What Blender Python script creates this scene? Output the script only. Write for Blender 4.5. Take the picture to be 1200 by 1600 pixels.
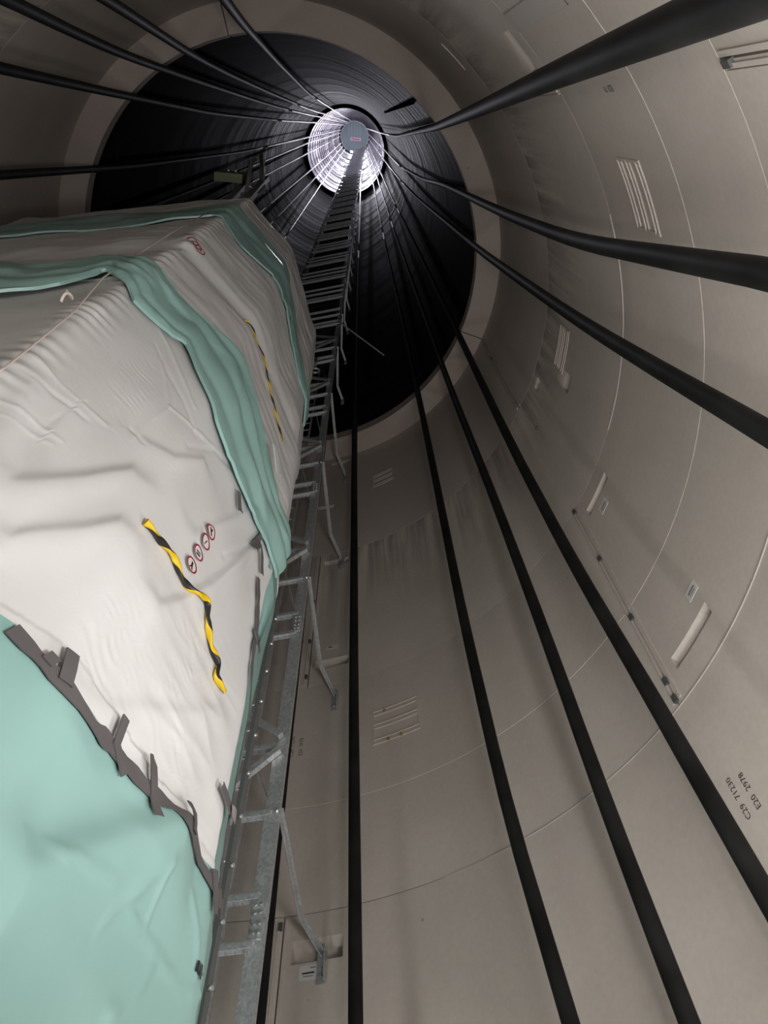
import bpy, bmesh, math, random
from math import sin, cos, pi, radians, hypot, atan2
from mathutils import Vector, Matrix, noise
import numpy as np

for o in list(bpy.data.objects):
    bpy.data.objects.remove(o)
random.seed(7)
scene = bpy.context.scene
COL = scene.collection

# ------------------------------------------------------------------ camera
FPX = 1060.0                       # focal length in pixels of a 1200 x 1600 frame
ZEN = np.array([568 - 600, 188 - 800, FPX]); ZEN = ZEN / np.linalg.norm(ZEN)   # zenith in the camera frame
XR = np.array([1.0, 0, 0]) - ZEN[0] * ZEN; XR /= np.linalg.norm(XR)
YR = np.cross(ZEN, XR)
EYE = Vector((1.506, -2.343, 1.6))
CZ = 1.6
cam_data = bpy.data.cameras.new('camera')
cam = bpy.data.objects.new('camera', cam_data)
COL.objects.link(cam)
cam_data.sensor_fit = 'VERTICAL'
cam_data.sensor_height = 24.0
cam_data.sensor_width = 18.0
cam_data.lens = 24.0 * FPX / 1600.0
cam_data.clip_start = 0.02
cam_data.clip_end = 500
rot = np.array([XR, YR, ZEN]) @ np.diag([1, -1, -1])
cam.matrix_world = Matrix.Translation(EYE) @ Matrix([list(map(float, r)) for r in rot]).to_4x4()
scene.camera = cam

# ------------------------------------------------------------------ world, exposure
world = bpy.data.worlds.new('world')
scene.world = world
world.use_nodes = True
world.node_tree.nodes['Background'].inputs[0].default_value = (0.004, 0.004, 0.005, 1)
world.node_tree.nodes['Background'].inputs[1].default_value = 1.0
scene.view_settings.view_transform = 'Standard'
scene.view_settings.look = 'None'
scene.view_settings.gamma = 1
scene.view_settings.use_curve_mapping = False
scene.view_settings.exposure = 0.0

# strengths of the lamps (fixtures are built further down)
LOW_LAMPS = [((2.32, -1.82, 1.8), (0, 0, 1), 88), ((-2.19, -1.97, 1.8), (1, 0, 0.8), 46), ((3.0, -0.16, 1.8), (0, 0, 1), 40), ((0.1, 1.72, 0.9), (0.15, 0.3, 1), 48)]   # unseen floodlights, added to fit the surface brightness: place, aim, watts
TOP_LAMPS = [(56, 71, 1500), (104, 78, 800), (56, 86, 800), (116, 94, 800), (56, 102, 800), (104, 110, 800), (56, 118, 700), (104, 126, 700)]   # azimuth, height, watts

# ------------------------------------------------------------------ geometry of the tower
R = 4.0
H_LEDGE, R_IN = 13.17, 3.567       # heights above the camera
H_FLANGE, R_FL = 64.3, 3.20
H_TOP = 128.0
AX = np.array([-1.506, 2.343])     # tower axis seen from the camera


def zp(px, py):
    d = np.array([px - 600, py - 800, FPX])
    k = d @ ZEN
    return np.array([d @ XR / k, d @ YR / k])


def on_wall(px, py, r=R):
    q = zp(px, py)
    a = q @ q; b = -2 * q @ AX; c = AX @ AX - r * r
    h = (-b + math.sqrt(b * b - 4 * a * c)) / (2 * a)
    w = q * h - AX
    return math.degrees(atan2(w[1], w[0])), h


def at_h(px, py, h):
    w = zp(px, py) * h - AX
    return Vector((w[0], w[1], h + CZ))


def at_d(px, py, d):
    q = zp(px, py)
    return at_h(px, py, d / float(np.hypot(*q)))


def cyl(t, h, r=R):
    t = radians(t)
    return Vector((r * cos(t), r * sin(t), h + CZ))


# ------------------------------------------------------------------ materials
MATS = {}


def mat(name, color, rough=0.6, metal=0.0, build=None, spec=0.5):
    if name in MATS:
        return MATS[name]
    m = bpy.data.materials.new(name)
    m.use_nodes = True
    nt = m.node_tree
    b = nt.nodes['Principled BSDF']
    b.inputs['Base Color'].default_value = (*color, 1)
    b.inputs['Roughness'].default_value = rough
    b.inputs['Metallic'].default_value = metal
    b.inputs['Specular IOR Level'].default_value = spec
    if build:
        build(nt, b)
    MATS[name] = m
    return m


def N(nt, kind, **kw):
    n = nt.nodes.new(kind)
    for k, v in kw.items():
        if k.startswith('i_'):
            key = k[2:]
            n.inputs[int(key) if key.isdigit() else key].default_value = v
        else:
            setattr(n, k, v)
    return n


def ramp(nt, src, stops):
    r = nt.nodes.new('ShaderNodeValToRGB')
    els = r.color_ramp.elements
    while len(els) < len(stops):
        els.new(0.5)
    for e, (p, c) in zip(els, stops):
        e.position = p
        e.color = (*c, 1) if len(c) == 3 else c
    nt.links.new(src, r.inputs[0])
    return r


def concrete(base, stained=True, rough=0.75):
    def f(nt, b):
        L = nt.links
        uv = N(nt, 'ShaderNodeUVMap')
        uv.uv_map = 'UVMap'
        tc = N(nt, 'ShaderNodeTexCoord')
        n1 = N(nt, 'ShaderNodeTexNoise', i_Scale=0.9, i_Detail=6.0, i_Roughness=0.6)
        L.new(tc.outputs['Object'], n1.inputs['Vector'])
        c = base
        r1 = ramp(nt, n1.outputs[0], [(0.3, tuple(v * 0.92 for v in c)), (0.52, c), (0.72, tuple(v * 1.06 for v in c))])
        n2 = N(nt, 'ShaderNodeTexNoise', i_Scale=22.0, i_Detail=5.0)
        L.new(tc.outputs['Object'], n2.inputs['Vector'])
        r2 = ramp(nt, n2.outputs[0], [(0.3, (0.95, 0.95, 0.95)), (0.7, (1.02, 1.02, 1.02))])
        mx = N(nt, 'ShaderNodeMixRGB', blend_type='MULTIPLY', i_Fac=1.0)
        L.new(r1.outputs[0], mx.inputs[1]); L.new(r2.outputs[0], mx.inputs[2])
        out = mx.outputs[0]
        # a few small dark pock marks
        vo = N(nt, 'ShaderNodeTexVoronoi', i_Scale=1.3)
        L.new(tc.outputs['Object'], vo.inputs['Vector'])
        r4 = ramp(nt, vo.outputs['Distance'], [(0.012, (0.45, 0.42, 0.4)), (0.02, (1, 1, 1))])
        m4 = N(nt, 'ShaderNodeMixRGB', blend_type='MULTIPLY', i_Fac=0.8)
        L.new(out, m4.inputs[1]); L.new(r4.outputs[0], m4.inputs[2])
        out = m4.outputs[0]
        if stained:
            # drip stains running down from the ring joint at v = 9.45
            mp = N(nt, 'ShaderNodeMapping')
            mp.inputs['Scale'].default_value = (5.5, 0.28, 1)
            L.new(uv.outputs[0], mp.inputs['Vector'])
            n3 = N(nt, 'ShaderNodeTexNoise', i_Scale=1.0, i_Detail=4.0, i_Roughness=0.65)
            L.new(mp.outputs[0], n3.inputs['Vector'])
            r3 = ramp(nt, n3.outputs[0], [(0.38, (0.62, 0.62, 0.62)), (0.50, (1.0, 1.0, 1.0)), (0.62, (1.35, 1.33, 1.3))])
            sx = N(nt, 'ShaderNodeSeparateXYZ')
            L.new(uv.outputs[0], sx.inputs[0])
            mr = N(nt, 'ShaderNodeMapRange', i_1=7.6, i_2=9.4)
            L.new(sx.outputs[1], mr.inputs[0])
            gt = N(nt, 'ShaderNodeMath', operation='LESS_THAN')
            gt.inputs[1].default_value = 9.44
            L.new(sx.outputs[1], gt.inputs[0])
            mu = N(nt, 'ShaderNodeMath', operation='MULTIPLY')
            L.new(mr.outputs[0], mu.inputs[0]); L.new(gt.outputs[0], mu.inputs[1])
            m3 = N(nt, 'ShaderNodeMixRGB', blend_type='MULTIPLY')
            L.new(mu.outputs[0], m3.inputs[0]); L.new(out, m3.inputs[1]); L.new(r3.outputs[0], m3.inputs[2])
            out = m3.outputs[0]
        L.new(out, b.inputs['Base Color'])
        bp = N(nt, 'ShaderNodeBump', i_Strength=0.12, i_Distance=0.01)
        L.new(n2.outputs[0], bp.inputs['Height'])
        L.new(bp.outputs[0], b.inputs['Normal'])
    return f


M_CONC = mat('concrete_panel', (0.56, 0.50, 0.45), 0.7, build=concrete((0.56, 0.50, 0.45)))
M_LEDGE = mat('concrete_ledge', (0.48, 0.41, 0.37), 0.75, build=concrete((0.48, 0.41, 0.37), False))
M_MORTAR = mat('pale_mortar', (0.50, 0.46, 0.43), 0.8)
M_FLOOR = mat('floor_concrete', (0.30, 0.29, 0.27), 0.7, build=concrete((0.30, 0.29, 0.27), False))


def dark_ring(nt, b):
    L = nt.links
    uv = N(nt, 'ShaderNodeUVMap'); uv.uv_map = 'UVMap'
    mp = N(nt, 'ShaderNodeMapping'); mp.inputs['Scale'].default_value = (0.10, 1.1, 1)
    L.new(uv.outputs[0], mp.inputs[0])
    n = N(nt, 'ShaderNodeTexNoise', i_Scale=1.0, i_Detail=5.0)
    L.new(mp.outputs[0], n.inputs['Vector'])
    r = ramp(nt, n.outputs[0], [(0.40, (0.003, 0.003, 0.0032)), (0.64, (0.018, 0.018, 0.0195))])  # unlit wall and its grazing light arcs painted as near-black base with paler streaks
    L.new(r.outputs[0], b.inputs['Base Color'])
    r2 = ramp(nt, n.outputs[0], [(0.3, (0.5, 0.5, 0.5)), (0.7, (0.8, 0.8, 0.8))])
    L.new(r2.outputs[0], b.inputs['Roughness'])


def white_ring(nt, b):
    L = nt.links
    uv = N(nt, 'ShaderNodeUVMap'); uv.uv_map = 'UVMap'
    mp = N(nt, 'ShaderNodeMapping'); mp.inputs['Scale'].default_value = (1.3, 0.5, 1)
    L.new(uv.outputs[0], mp.inputs[0])
    n = N(nt, 'ShaderNodeTexNoise', i_Scale=1.0, i_Detail=4.0)
    L.new(mp.outputs[0], n.inputs['Vector'])
    r = ramp(nt, n.outputs[0], [(0.35, (0.45, 0.42, 0.46)), (0.65, (0.80, 0.78, 0.83))])
    L.new(r.outputs[0], b.inputs['Base Color'])


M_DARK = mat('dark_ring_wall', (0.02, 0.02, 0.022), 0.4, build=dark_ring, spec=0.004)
M_JOINT = mat('joint_dark', (0.01, 0.01, 0.01), 0.9, spec=0.0)
M_WHITE = mat('pale_ring_wall', (0.6, 0.58, 0.62), 0.45, build=white_ring)
M_WJOINT = mat('pale_ring_joint', (0.07, 0.065, 0.08), 0.6)
M_PLAT = mat('platform_grey_green', (0.26, 0.34, 0.33), 0.5)


def galv(nt, b):
    L = nt.links
    tc = N(nt, 'ShaderNodeTexCoord')
    v = N(nt, 'ShaderNodeTexVoronoi', i_Scale=55.0)
    L.new(tc.outputs['Object'], v.inputs['Vector'])
    n = N(nt, 'ShaderNodeTexNoise', i_Scale=6.0, i_Detail=4.0)
    L.new(tc.outputs['Object'], n.inputs['Vector'])
    ad = N(nt, 'ShaderNodeMath', operation='MULTIPLY')
    L.new(v.outputs['Color'], ad.inputs[0]); L.new(n.outputs[0], ad.inputs[1])
    r = ramp(nt, ad.outputs[0], [(0.05, (0.44, 0.46, 0.475)), (0.5, (0.66, 0.68, 0.69))])
    L.new(r.outputs[0], b.inputs['Base Color'])


M_GALV = mat('galvanised_steel', (0.5, 0.52, 0.54), 0.42, 0.55, galv)
M_BOLT = mat('zinc_bolt', (0.6, 0.6, 0.6), 0.35, 0.8)


def duct(nt, b):
    L = nt.links
    tc = N(nt, 'ShaderNodeTexCoord')
    n = N(nt, 'ShaderNodeTexNoise', i_Scale=3.0, i_Detail=6.0)
    L.new(tc.outputs['Object'], n.inputs['Vector'])
    r = ramp(nt, n.outputs[0], [(0.35, (0.008, 0.008, 0.008)), (0.75, (0.02, 0.02, 0.019))])
    L.new(r.outputs[0], b.inputs['Base Color'])


M_CABLE = mat('black_plastic_sheath', (0.012, 0.012, 0.012), 0.6, build=duct, spec=0.12)
M_CABLE_LIT = mat('bare_steel_strand', (0.55, 0.54, 0.58), 0.45, 0.3)  # pale grey stands in for the top lamps' light on the upper cables
M_WIRE = mat('steel_wire', (0.35, 0.35, 0.35), 0.4, 0.8)


def sheet(col, dirt, rough=0.42, wr=0.09, scale=7.0):
    def f(nt, b):
        L = nt.links
        tc = N(nt, 'ShaderNodeTexCoord')
        n = N(nt, 'ShaderNodeTexNoise', i_Scale=1.2, i_Detail=5.0)
        L.new(tc.outputs['Object'], n.inputs['Vector'])
        r = ramp(nt, n.outputs[0], [(0.3, dirt), (0.6, col)])
        L.new(r.outputs[0], b.inputs['Base Color'])
        n2 = N(nt, 'ShaderNodeTexNoise', i_Scale=scale, i_Detail=7.0, i_Roughness=0.55, i_Distortion=1.4)
        L.new(tc.outputs['Object'], n2.inputs['Vector'])
        bp = N(nt, 'ShaderNodeBump', i_Strength=wr, i_Distance=0.02)
        L.new(n2.outputs[0], bp.inputs['Height'])
        L.new(bp.outputs[0], b.inputs['Normal'])
    return f


M_SHEET = mat('white_plastic_sheet', (0.67, 0.665, 0.665), 0.4, build=sheet((0.67, 0.665, 0.665), (0.63, 0.615, 0.61)))
M_GREEN = mat('green_tarpaulin', (0.285, 0.462, 0.433), 0.3, build=sheet((0.285, 0.462, 0.433), (0.25, 0.42, 0.392), wr=0.05, scale=4.0))
M_TAPE = mat('grey_duct_tape', (0.105, 0.095, 0.098), 0.5)
M_CLEAR = mat('shiny_clear_tape', (0.62, 0.64, 0.63), 0.15)
M_RED = mat('sign_red', (0.30, 0.012, 0.03), 0.5)
M_BLACK = mat('print_black', (0.012, 0.010, 0.010), 0.6)
M_LABEL = mat('white_label_paper', (0.66, 0.64, 0.62), 0.6)
M_STENCIL = mat('stencil_ink', (0.045, 0.04, 0.038), 0.7)
M_STRING = mat('pale_string', (0.55, 0.48, 0.43), 0.8)
M_CAB = mat('dark_grey_cabinet', (0.09, 0.09, 0.09), 0.5)
M_OLIVE = mat('olive_painted_steel', (0.07, 0.08, 0.022), 0.5)


def stripes(nt, b):
    L = nt.links
    uv = N(nt, 'ShaderNodeUVMap'); uv.uv_map = 'UVMap'
    sx = N(nt, 'ShaderNodeSeparateXYZ')
    L.new(uv.outputs[0], sx.inputs[0])
    mu = N(nt, 'ShaderNodeMath', operation='MULTIPLY'); mu.inputs[1].default_value = 1 / 0.135
    L.new(sx.outputs[0], mu.inputs[0])
    ad = N(nt, 'ShaderNodeMath', operation='ADD')
    L.new(mu.outputs[0], ad.inputs[0]); L.new(sx.outputs[1], ad.inputs[1])
    fr = N(nt, 'ShaderNodeMath', operation='FRACT'); L.new(ad.outputs[0], fr.inputs[0])
    r = ramp(nt, fr.outputs[0], [(0.49, (0.66, 0.44, 0.005)), (0.51, (0.014, 0.012, 0.012))])
    L.new(r.outputs[0], b.inputs['Base Color'])


M_STRIPE = mat('black_and_yellow_stripes', (0.6, 0.4, 0.0), 0.45, build=stripes)


def emitter(name, col, strength):
    m = mat(name, col, 0.5)
    b = m.node_tree.nodes['Principled BSDF']
    b.inputs['Emission Color'].default_value = (*col, 1)
    b.inputs['Emission Strength'].default_value = strength
    return m


M_TUBE = emitter('lamp_tube', (1.0, 0.94, 0.88), 12)
M_TOPLAMP = emitter('tower_lamp_glow', (0.93, 0.92, 1.0), 40)


# ------------------------------------------------------------------ mesh helpers
class MB:
    def __init__(self):
        self.v, self.f, self.uv, self.sm = [], [], {}, []

    def add(self, vs, fs, smooth=False):
        k = len(self.v)
        self.v += [Vector(p) for p in vs]
        for f in fs:
            self.f.append(tuple(i + k for i in f)); self.sm.append(smooth)
        return k

    def box(self, c, x, y, z):
        c, x, y, z = Vector(c), Vector(x), Vector(y), Vector(z)     # half axes
        vs = [c + sx * x + sy * y + sz * z for sz in (-1, 1) for sy in (-1, 1) for sx in (-1, 1)]
        self.add(vs, [(0, 2, 3, 1), (4, 5, 7, 6), (0, 1, 5, 4), (2, 6, 7, 3), (0, 4, 6, 2), (1, 3, 7, 5)])

    def bar(self, a, b, w, t, side=None):
        """flat bar from a to b: width w along 'side', thickness t across"""
        a, b = Vector(a), Vector(b)
        d = (b - a)
        s = Vector(side) if side is not None else Vector((0, 0, 1))
        s = (s - s.dot(d.normalized()) * d.normalized())
        if s.length < 1e-6:
            s = d.orthogonal()
        s.normalize()
        n = d.normalized().cross(s)
        self.box((a + b) / 2, d / 2, s * w / 2, n * t / 2)

    def channel(self, a, b, w, dp, t, side, depth):
        """U channel: web width w along side, flanges dp deep along depth"""
        a, b = Vector(a), Vector(b)
        s = Vector(side).normalized(); n = Vector(depth).normalized(); d = (b - a) / 2
        c = (a + b) / 2
        self.box(c, d, s * w / 2, n * t / 2)
        for k in (-1, 1):
            self.box(c + s * (k * (w / 2 - t / 2)) + n * (dp / 2), d, s * t / 2, n * dp / 2)

    def tube(self, pts, r, seg=10, uvs=False, cap=True):
        pts = [Vector(p) for p in pts]
        k0 = len(self.v)
        up = None
        ln = 0.0
        lens = []
        for i, p in enumerate(pts):
            d = (pts[min(i + 1, len(pts) - 1)] - pts[max(i - 1, 0)]).normalized()
            if up is None:
                up = d.orthogonal().normalized()
            up = (up - up.dot(d) * d).normalized()
            s = d.cross(up)
            rr = r[i] if isinstance(r, (list, tuple)) else r
            if i:
                ln += (p - pts[i - 1]).length
            lens.append(ln)
            for j in range(seg):
                a = 2 * pi * j / seg
                self.v.append(p + rr * (cos(a) * up + sin(a) * s))
        for i in range(len(pts) - 1):
            for j in range(seg):
                a = k0 + i * seg + j; b = k0 + i * seg + (j + 1) % seg
                if uvs:
                    self.uv[len(self.f)] = [(lens[i], j / seg), (lens[i], (j + 1) / seg), (lens[i + 1], (j + 1) / seg), (lens[i + 1], j / seg)]
                self.f.append((a, b, b + seg, a + seg)); self.sm.append(True)
        if cap:
            self.f.append(tuple(k0 + j for j in reversed(range(seg)))); self.sm.append(False)
            e = k0 + (len(pts) - 1) * seg
            self.f.append(tuple(e + j for j in range(seg))); self.sm.append(False)

    def ribbon_rope(self, pts, ra, rb, pitch, seg=14):
        """flat twisted tape: an ellipse that turns along the path"""
        pts = [Vector(p) for p in pts]
        k0 = len(self.v); up = None; ln = 0.0; lens = []
        for i, p in enumerate(pts):
            d = (pts[min(i + 1, len(pts) - 1)] - pts[max(i - 1, 0)]).normalized()
            if up is None:
                up = d.orthogonal().normalized()
            up = (up - up.dot(d) * d).normalized()
            sd = d.cross(up)
            if i:
                ln += (p - pts[i - 1]).length
            lens.append(ln)
            tw = 2 * pi * ln / pitch
            for j in range(seg):
                a = 2 * pi * j / seg
                x, y = ra * cos(a), rb * sin(a)
                self.v.append(p + (x * cos(tw) - y * sin(tw)) * up + (x * sin(tw) + y * cos(tw)) * sd)
        for i in range(len(pts) - 1):
            for j in range(seg):
                a = k0 + i * seg + j; b = k0 + i * seg + (j + 1) % seg
                self.uv[len(self.f)] = [(lens[i], j / seg), (lens[i], (j + 1) / seg), (lens[i + 1], (j + 1) / seg), (lens[i + 1], j / seg)]
                self.f.append((a, b, b + seg, a + seg)); self.sm.append(True)
        self.f.append(tuple(k0 + j for j in reversed(range(seg)))); self.sm.append(False)
        e = k0 + (len(pts) - 1) * seg
        self.f.append(tuple(e + j for j in range(seg))); self.sm.append(False)

    def grid(self, P, uv=None, smooth=True, flip=False):
        """P[i][j] -> Vector"""
        ni, nj = len(P), len(P[0])
        k0 = len(self.v)
        for row in P:
            self.v += [Vector(p) for p in row]
        for i in range(ni - 1):
            for j in range(nj - 1):
                f = [(i, j), (i + 1, j), (i + 1, j + 1), (i, j + 1)]
                if flip:
                    f.reverse()
                if uv:
                    self.uv[len(self.f)] = [uv(a, b) for a, b in f]
                self.f.append(tuple(k0 + a * nj + b for a, b in f)); self.sm.append(smooth)

    def mesh(self, name, off=Vector((0, 0, 0))):
        me = bpy.data.meshes.new(name)
        me.from_pydata([tuple(p - off) for p in self.v], [], self.f)
        me.polygons.foreach_set('use_smooth', self.sm)
        if self.uv:
            lay = me.uv_layers.new(name='UVMap')
            for pi_, poly in enumerate(me.polygons):
                u = self.uv.get(pi_)
                if u:
                    for li, c in zip(poly.loop_indices, u):
                        lay.data[li].uv = c
        me.update()
        return me

    def build(self, name, m, parent=None):
        off = parent_origin(parent)
        me = self.mesh(name, off)
        me.materials.append(m)
        o = bpy.data.objects.new(name, me)
        COL.objects.link(o)
        o.parent = parent
        return o


def parent_origin(p):
    v = Vector((0, 0, 0))
    while p is not None:
        v = v + p.location
        p = p.parent
    return v


def empty(name, loc=(0, 0, 0)):
    o = bpy.data.objects.new(name, None)
    o.empty_display_size = 0.2
    COL.objects.link(o)
    o.location = loc
    return o


def tag(o, label, cat, group=None, kind=None):
    o['label'] = label
    o['category'] = cat
    if group:
        o['group'] = group
    if kind:
        o['kind'] = kind
    return o


def place(name, me, m, parent, loc, rz=0.0):
    if not me.materials:
        me.materials.append(m)
    o = bpy.data.objects.new(name, me)
    COL.objects.link(o)
    o.parent = parent
    o.location = Vector(loc) - parent_origin(parent)
    o.rotation_euler = (0, 0, rz)
    return o


# ================================================================== THE SETTING
# ---- floor
fb = MB()
seg = 72
vs = [Vector((0, 0, 0))] + [Vector((4.3 * cos(2 * pi * i / seg), 4.3 * sin(2 * pi * i / seg), 0)) for i in range(seg)]
vs += [p - Vector((0, 0, 0.2)) for p in vs]
fs = [(0, 1 + i, 1 + (i + 1) % seg) for i in range(seg)]
fs += [(seg + 1, seg + 2 + (i + 1) % seg, seg + 2 + i) for i in range(seg)]
fs += [(1 + i, seg + 2 + i, seg + 2 + (i + 1) % seg, 1 + (i + 1) % seg) for i in range(seg)]
fb.add(vs, fs)
fl = fb.build('floor', M_FLOOR)
tag(fl, 'grey concrete floor at the foot of the tower', 'floor', kind='structure')

# ---- lower wall: rings of three curved precast panels each
wall_low = empty('wall_lower')
tag(wall_low, 'pale grey concrete tower wall of curved panels around the wrapped stack', 'wall', kind='structure')

# access pockets: theta from, theta to, bottom h, top h, depth
POCKETS = [
    (72.0, 78.7, 3.11, 3.30, 0.13), (72.3, 78.8, 6.72, 6.88, 0.11), (72.9, 78.9, 9.10, 9.24, 0.11),
    (77.5, 82.2, 10.98, 11.13, 0.10), (73.5, 79.3, 12.80, 12.93, 0.10),
    (11.0, 17.9, 3.765, 3.885, 0.10), (11.2, 17.9, 6.04, 6.16, 0.09), (5.2, 8.2, 7.86, 8.14, 0.08),
    (-48, -42.5, 6.63, 6.86, 0.05),
    (-24.4, -21.2, 6.355, 6.405, 0.08), (-23.8, -21.6, 9.39, 9.445, 0.08),
    (11.5, 13.8, 9.0, 9.2, 0.06), (-112, -106, 3.8, 3.92, 0.10), (-52, -46, 9.9, 10.03, 0.1), (-110, -104, 9.1, 9.22, 0.1),
    (131, 138, 3.12, 3.28, 0.12), (-170, -163, 3.12, 3.28, 0.12),
]
GROOVES = [4.65]


def panel(t0, t1, h0, h1):
    ts = set(np.round(np.arange(t0, t1 + 1e-6, (t1 - t0) / 60), 4))
    hs = set(np.round(np.linspace(h0, h1, max(3, int((h1 - h0) / 0.3))), 4))
    pk = []
    e = 0.06
    for (a, b, lo, hi, d) in POCKETS:
        for k in (-360, 0, 360):
            if a + k > t0 + 0.3 and b + k < t1 - 0.3 and lo > h0 and hi < h1:
                pk.append((a + k, b + k, lo, hi, d))
    for (a, b, lo, hi, d) in pk:
        ts = {t for t in ts if abs(t - a) > 0.2 and abs(t - b) > 0.2} | {a, a + e, b - e, b}
        hs = {h for h in hs if not (lo - 0.03 < h < hi + 0.03)} | {lo, lo + 0.004} | {round(lo + (hi - lo) * k / 8, 4) for k in range(1, 9)}
    gv = [g for g in GROOVES if h0 < g < h1]
    for g in gv:
        hs |= {g - 0.008, g - 0.005, g + 0.005, g + 0.008}
    ts, hs = sorted(ts), sorted(hs)

    def depth(t, h):
        d = 0.0
        for (a, b, lo, hi, dd) in pk:
            if a < t < b and lo < h < hi:
                u = (hi - h) / (hi - lo)
                d = max(d, 1.5 * dd * u ** 0.85)
        for g in gv:
            if abs(h - g) < 0.006:
                d = max(d, 0.006)
        return d
    mb = MB()
    ch = 0.006
    P = []
    for t in ts:
        row = []
        for h in hs:
            r = R + depth(t, h)
            if h in (hs[0], hs[-1]) or t in (ts[0], ts[-1]):
                r += ch                                       # chamfered panel edges
            row.append(cyl(t, h, r))
        P.append(row)
    mb.grid(P, uv=lambda i, j: (radians(ts[i]) * R, hs[j]), smooth=True)
    # outer face and edges
    Q = [[cyl(t, h, R + 0.3) for h in hs] for t in ts]
    mb.grid(Q, smooth=True, flip=True)
    for (A, B) in (([r[0] for r in Q], [r[0] for r in P]), ([r[-1] for r in P], [r[-1] for r in Q])):
        mb.grid([[a, b] for a, b in zip(A, B)], smooth=False)
    mb.grid([P[0], Q[0]], smooth=False, flip=True)
    mb.grid([Q[-1], P[-1]], smooth=False, flip=True)
    o = mb.build('wall_panel', M_CONC, wall_low)
    # keep pocket edges crisp
    me = o.data
    me.set_sharp_from_angle(angle=radians(35))
    return o


LEVELS = [-1.6, 0.6, 3.53, 6.41, 9.45, H_LEDGE + 0.004]
JOINTS = [20, 80, 20, 80, 20]
for i in range(5):
    for k in range(3):
        a = JOINTS[i] + 120 * k
        panel(a + 0.09, a + 120 - 0.09, LEVELS[i] + 0.005, LEVELS[i + 1] - 0.005)


def ring(name, m, parent, h, r0, r1, hh, seg=120, t0=0, t1=360):
    mb = MB()
    n = max(4, int(seg * (t1 - t0) / 360))
    prof = [(r0, -hh), (r0, hh), (r1, hh), (r1, -hh), (r0, -hh)]
    P = []
    for i in range(n + 1):
        t = t0 + (t1 - t0) * i / n
        P.append([cyl(t, h + dh, r) for r, dh in prof])
    mb.grid(P, smooth=False)
    if t1 - t0 < 359.9:
        for e, s in ((P[0], 1), (P[-1], -1)):
            mb.add(e[:4], [(0, 1, 2, 3) if s < 0 else (3, 2, 1, 0)])
    return mb.build(name, m, parent)


# mortar squeezed out of two ring joints, backing behind the open ones
for h, t0, t1 in ((3.53, -30, 58), (6.41, -24, 6)):
    ring('mortar_line', M_MORTAR, wall_low, h, R - 0.003, R + 0.02, 0.003, 240, t0, t1)
for h in LEVELS[1:5]:
    ring('joint_backing', M_JOINT, wall_low, h, R + 0.05, R + 0.1, 0.03)


# vertical joints with cover ribs and small bolt pockets
def vjoint(t, h0, h1, marks):
    e = radians(t)
    tang = Vector((-sin(e), cos(e), 0)); rad = Vector((cos(e), sin(e), 0))
    for s, w in ((-0.035, 0.008), (0.03, 0.012), (0.055, 0.006)):
        mb = MB()
        mb.box(cyl(t, (h0 + h1) / 2, R) + tang * s, tang * w, rad * 0.007, Vector((0, 0, (h1 - h0) / 2)))
        mb.build('joint_rib', M_CONC, wall_low)
    mb = MB()
    mb.box(cyl(t, (h0 + h1) / 2, R + 0.06), tang * 0.03, rad * 0.01, Vector((0, 0, (h1 - h0) / 2)))
    mb.build('joint_backing', M_JOINT, wall_low)
    for h in marks:
        mb = MB()
        mb.box(cyl(t, h, R - 0.004) + tang * 0.015, tang * 0.018, rad * 0.014, Vector((0, 0, 0.035)))
        mb.build('joint_clamp', M_CAB, wall_low)


vjoint(19.75, 3.58, 6.38, (3.6, 3.78, 4.55, 5.45, 6.36))
vjoint(80.2, 0.7, 3.50, (3.44, 2.2))
vjoint(80.2, 6.45, 9.40, (6.6, 7.3, 8.2))
vjoint(-40.0, 0.7, 3.48, (3.44,))
vjoint(-100.0, 3.58, 6.38, (4.4,))
vjoint(-40.0, 6.45, 9.4, (8.5,))
vjoint(19.9, 9.5, 13.0, (11.9,))
vjoint(-100.0, 9.5, 13.0, ())
# pale mortar bed left on the wall beside the upper joint
mb = MB()
P = [[cyl(t, h, R - 0.012 - 0.006 * noise.noise((t * 3, h * 9, 0))) for h in np.linspace(4.9, 6.36, 16)] for t in np.linspace(-49.6, -47.2, 6)]
mb.grid(P, smooth=True)
P2 = [P[0], [cyl(-49.6, h, R + 0.01) for h in np.linspace(4.9, 6.36, 16)]]
mb.grid(P2, flip=True)
mb.grid([P[-1], [cyl(-47.2, h, R + 0.01) for h in np.linspace(4.9, 6.36, 16)]])
mb.build('mortar_bed', M_MORTAR, wall_low)
# protruding box rib at the near right joint
mb = MB()
e = radians(-42.6)
mb.box(cyl(-42.6, 2.2, R - 0.012), Vector((-sin(e), cos(e), 0)) * 0.055, Vector((cos(e), sin(e), 0)) * 0.022, Vector((0, 0, 1.22)))
mb.build('joint_rib', M_CONC, wall_low)


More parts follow.
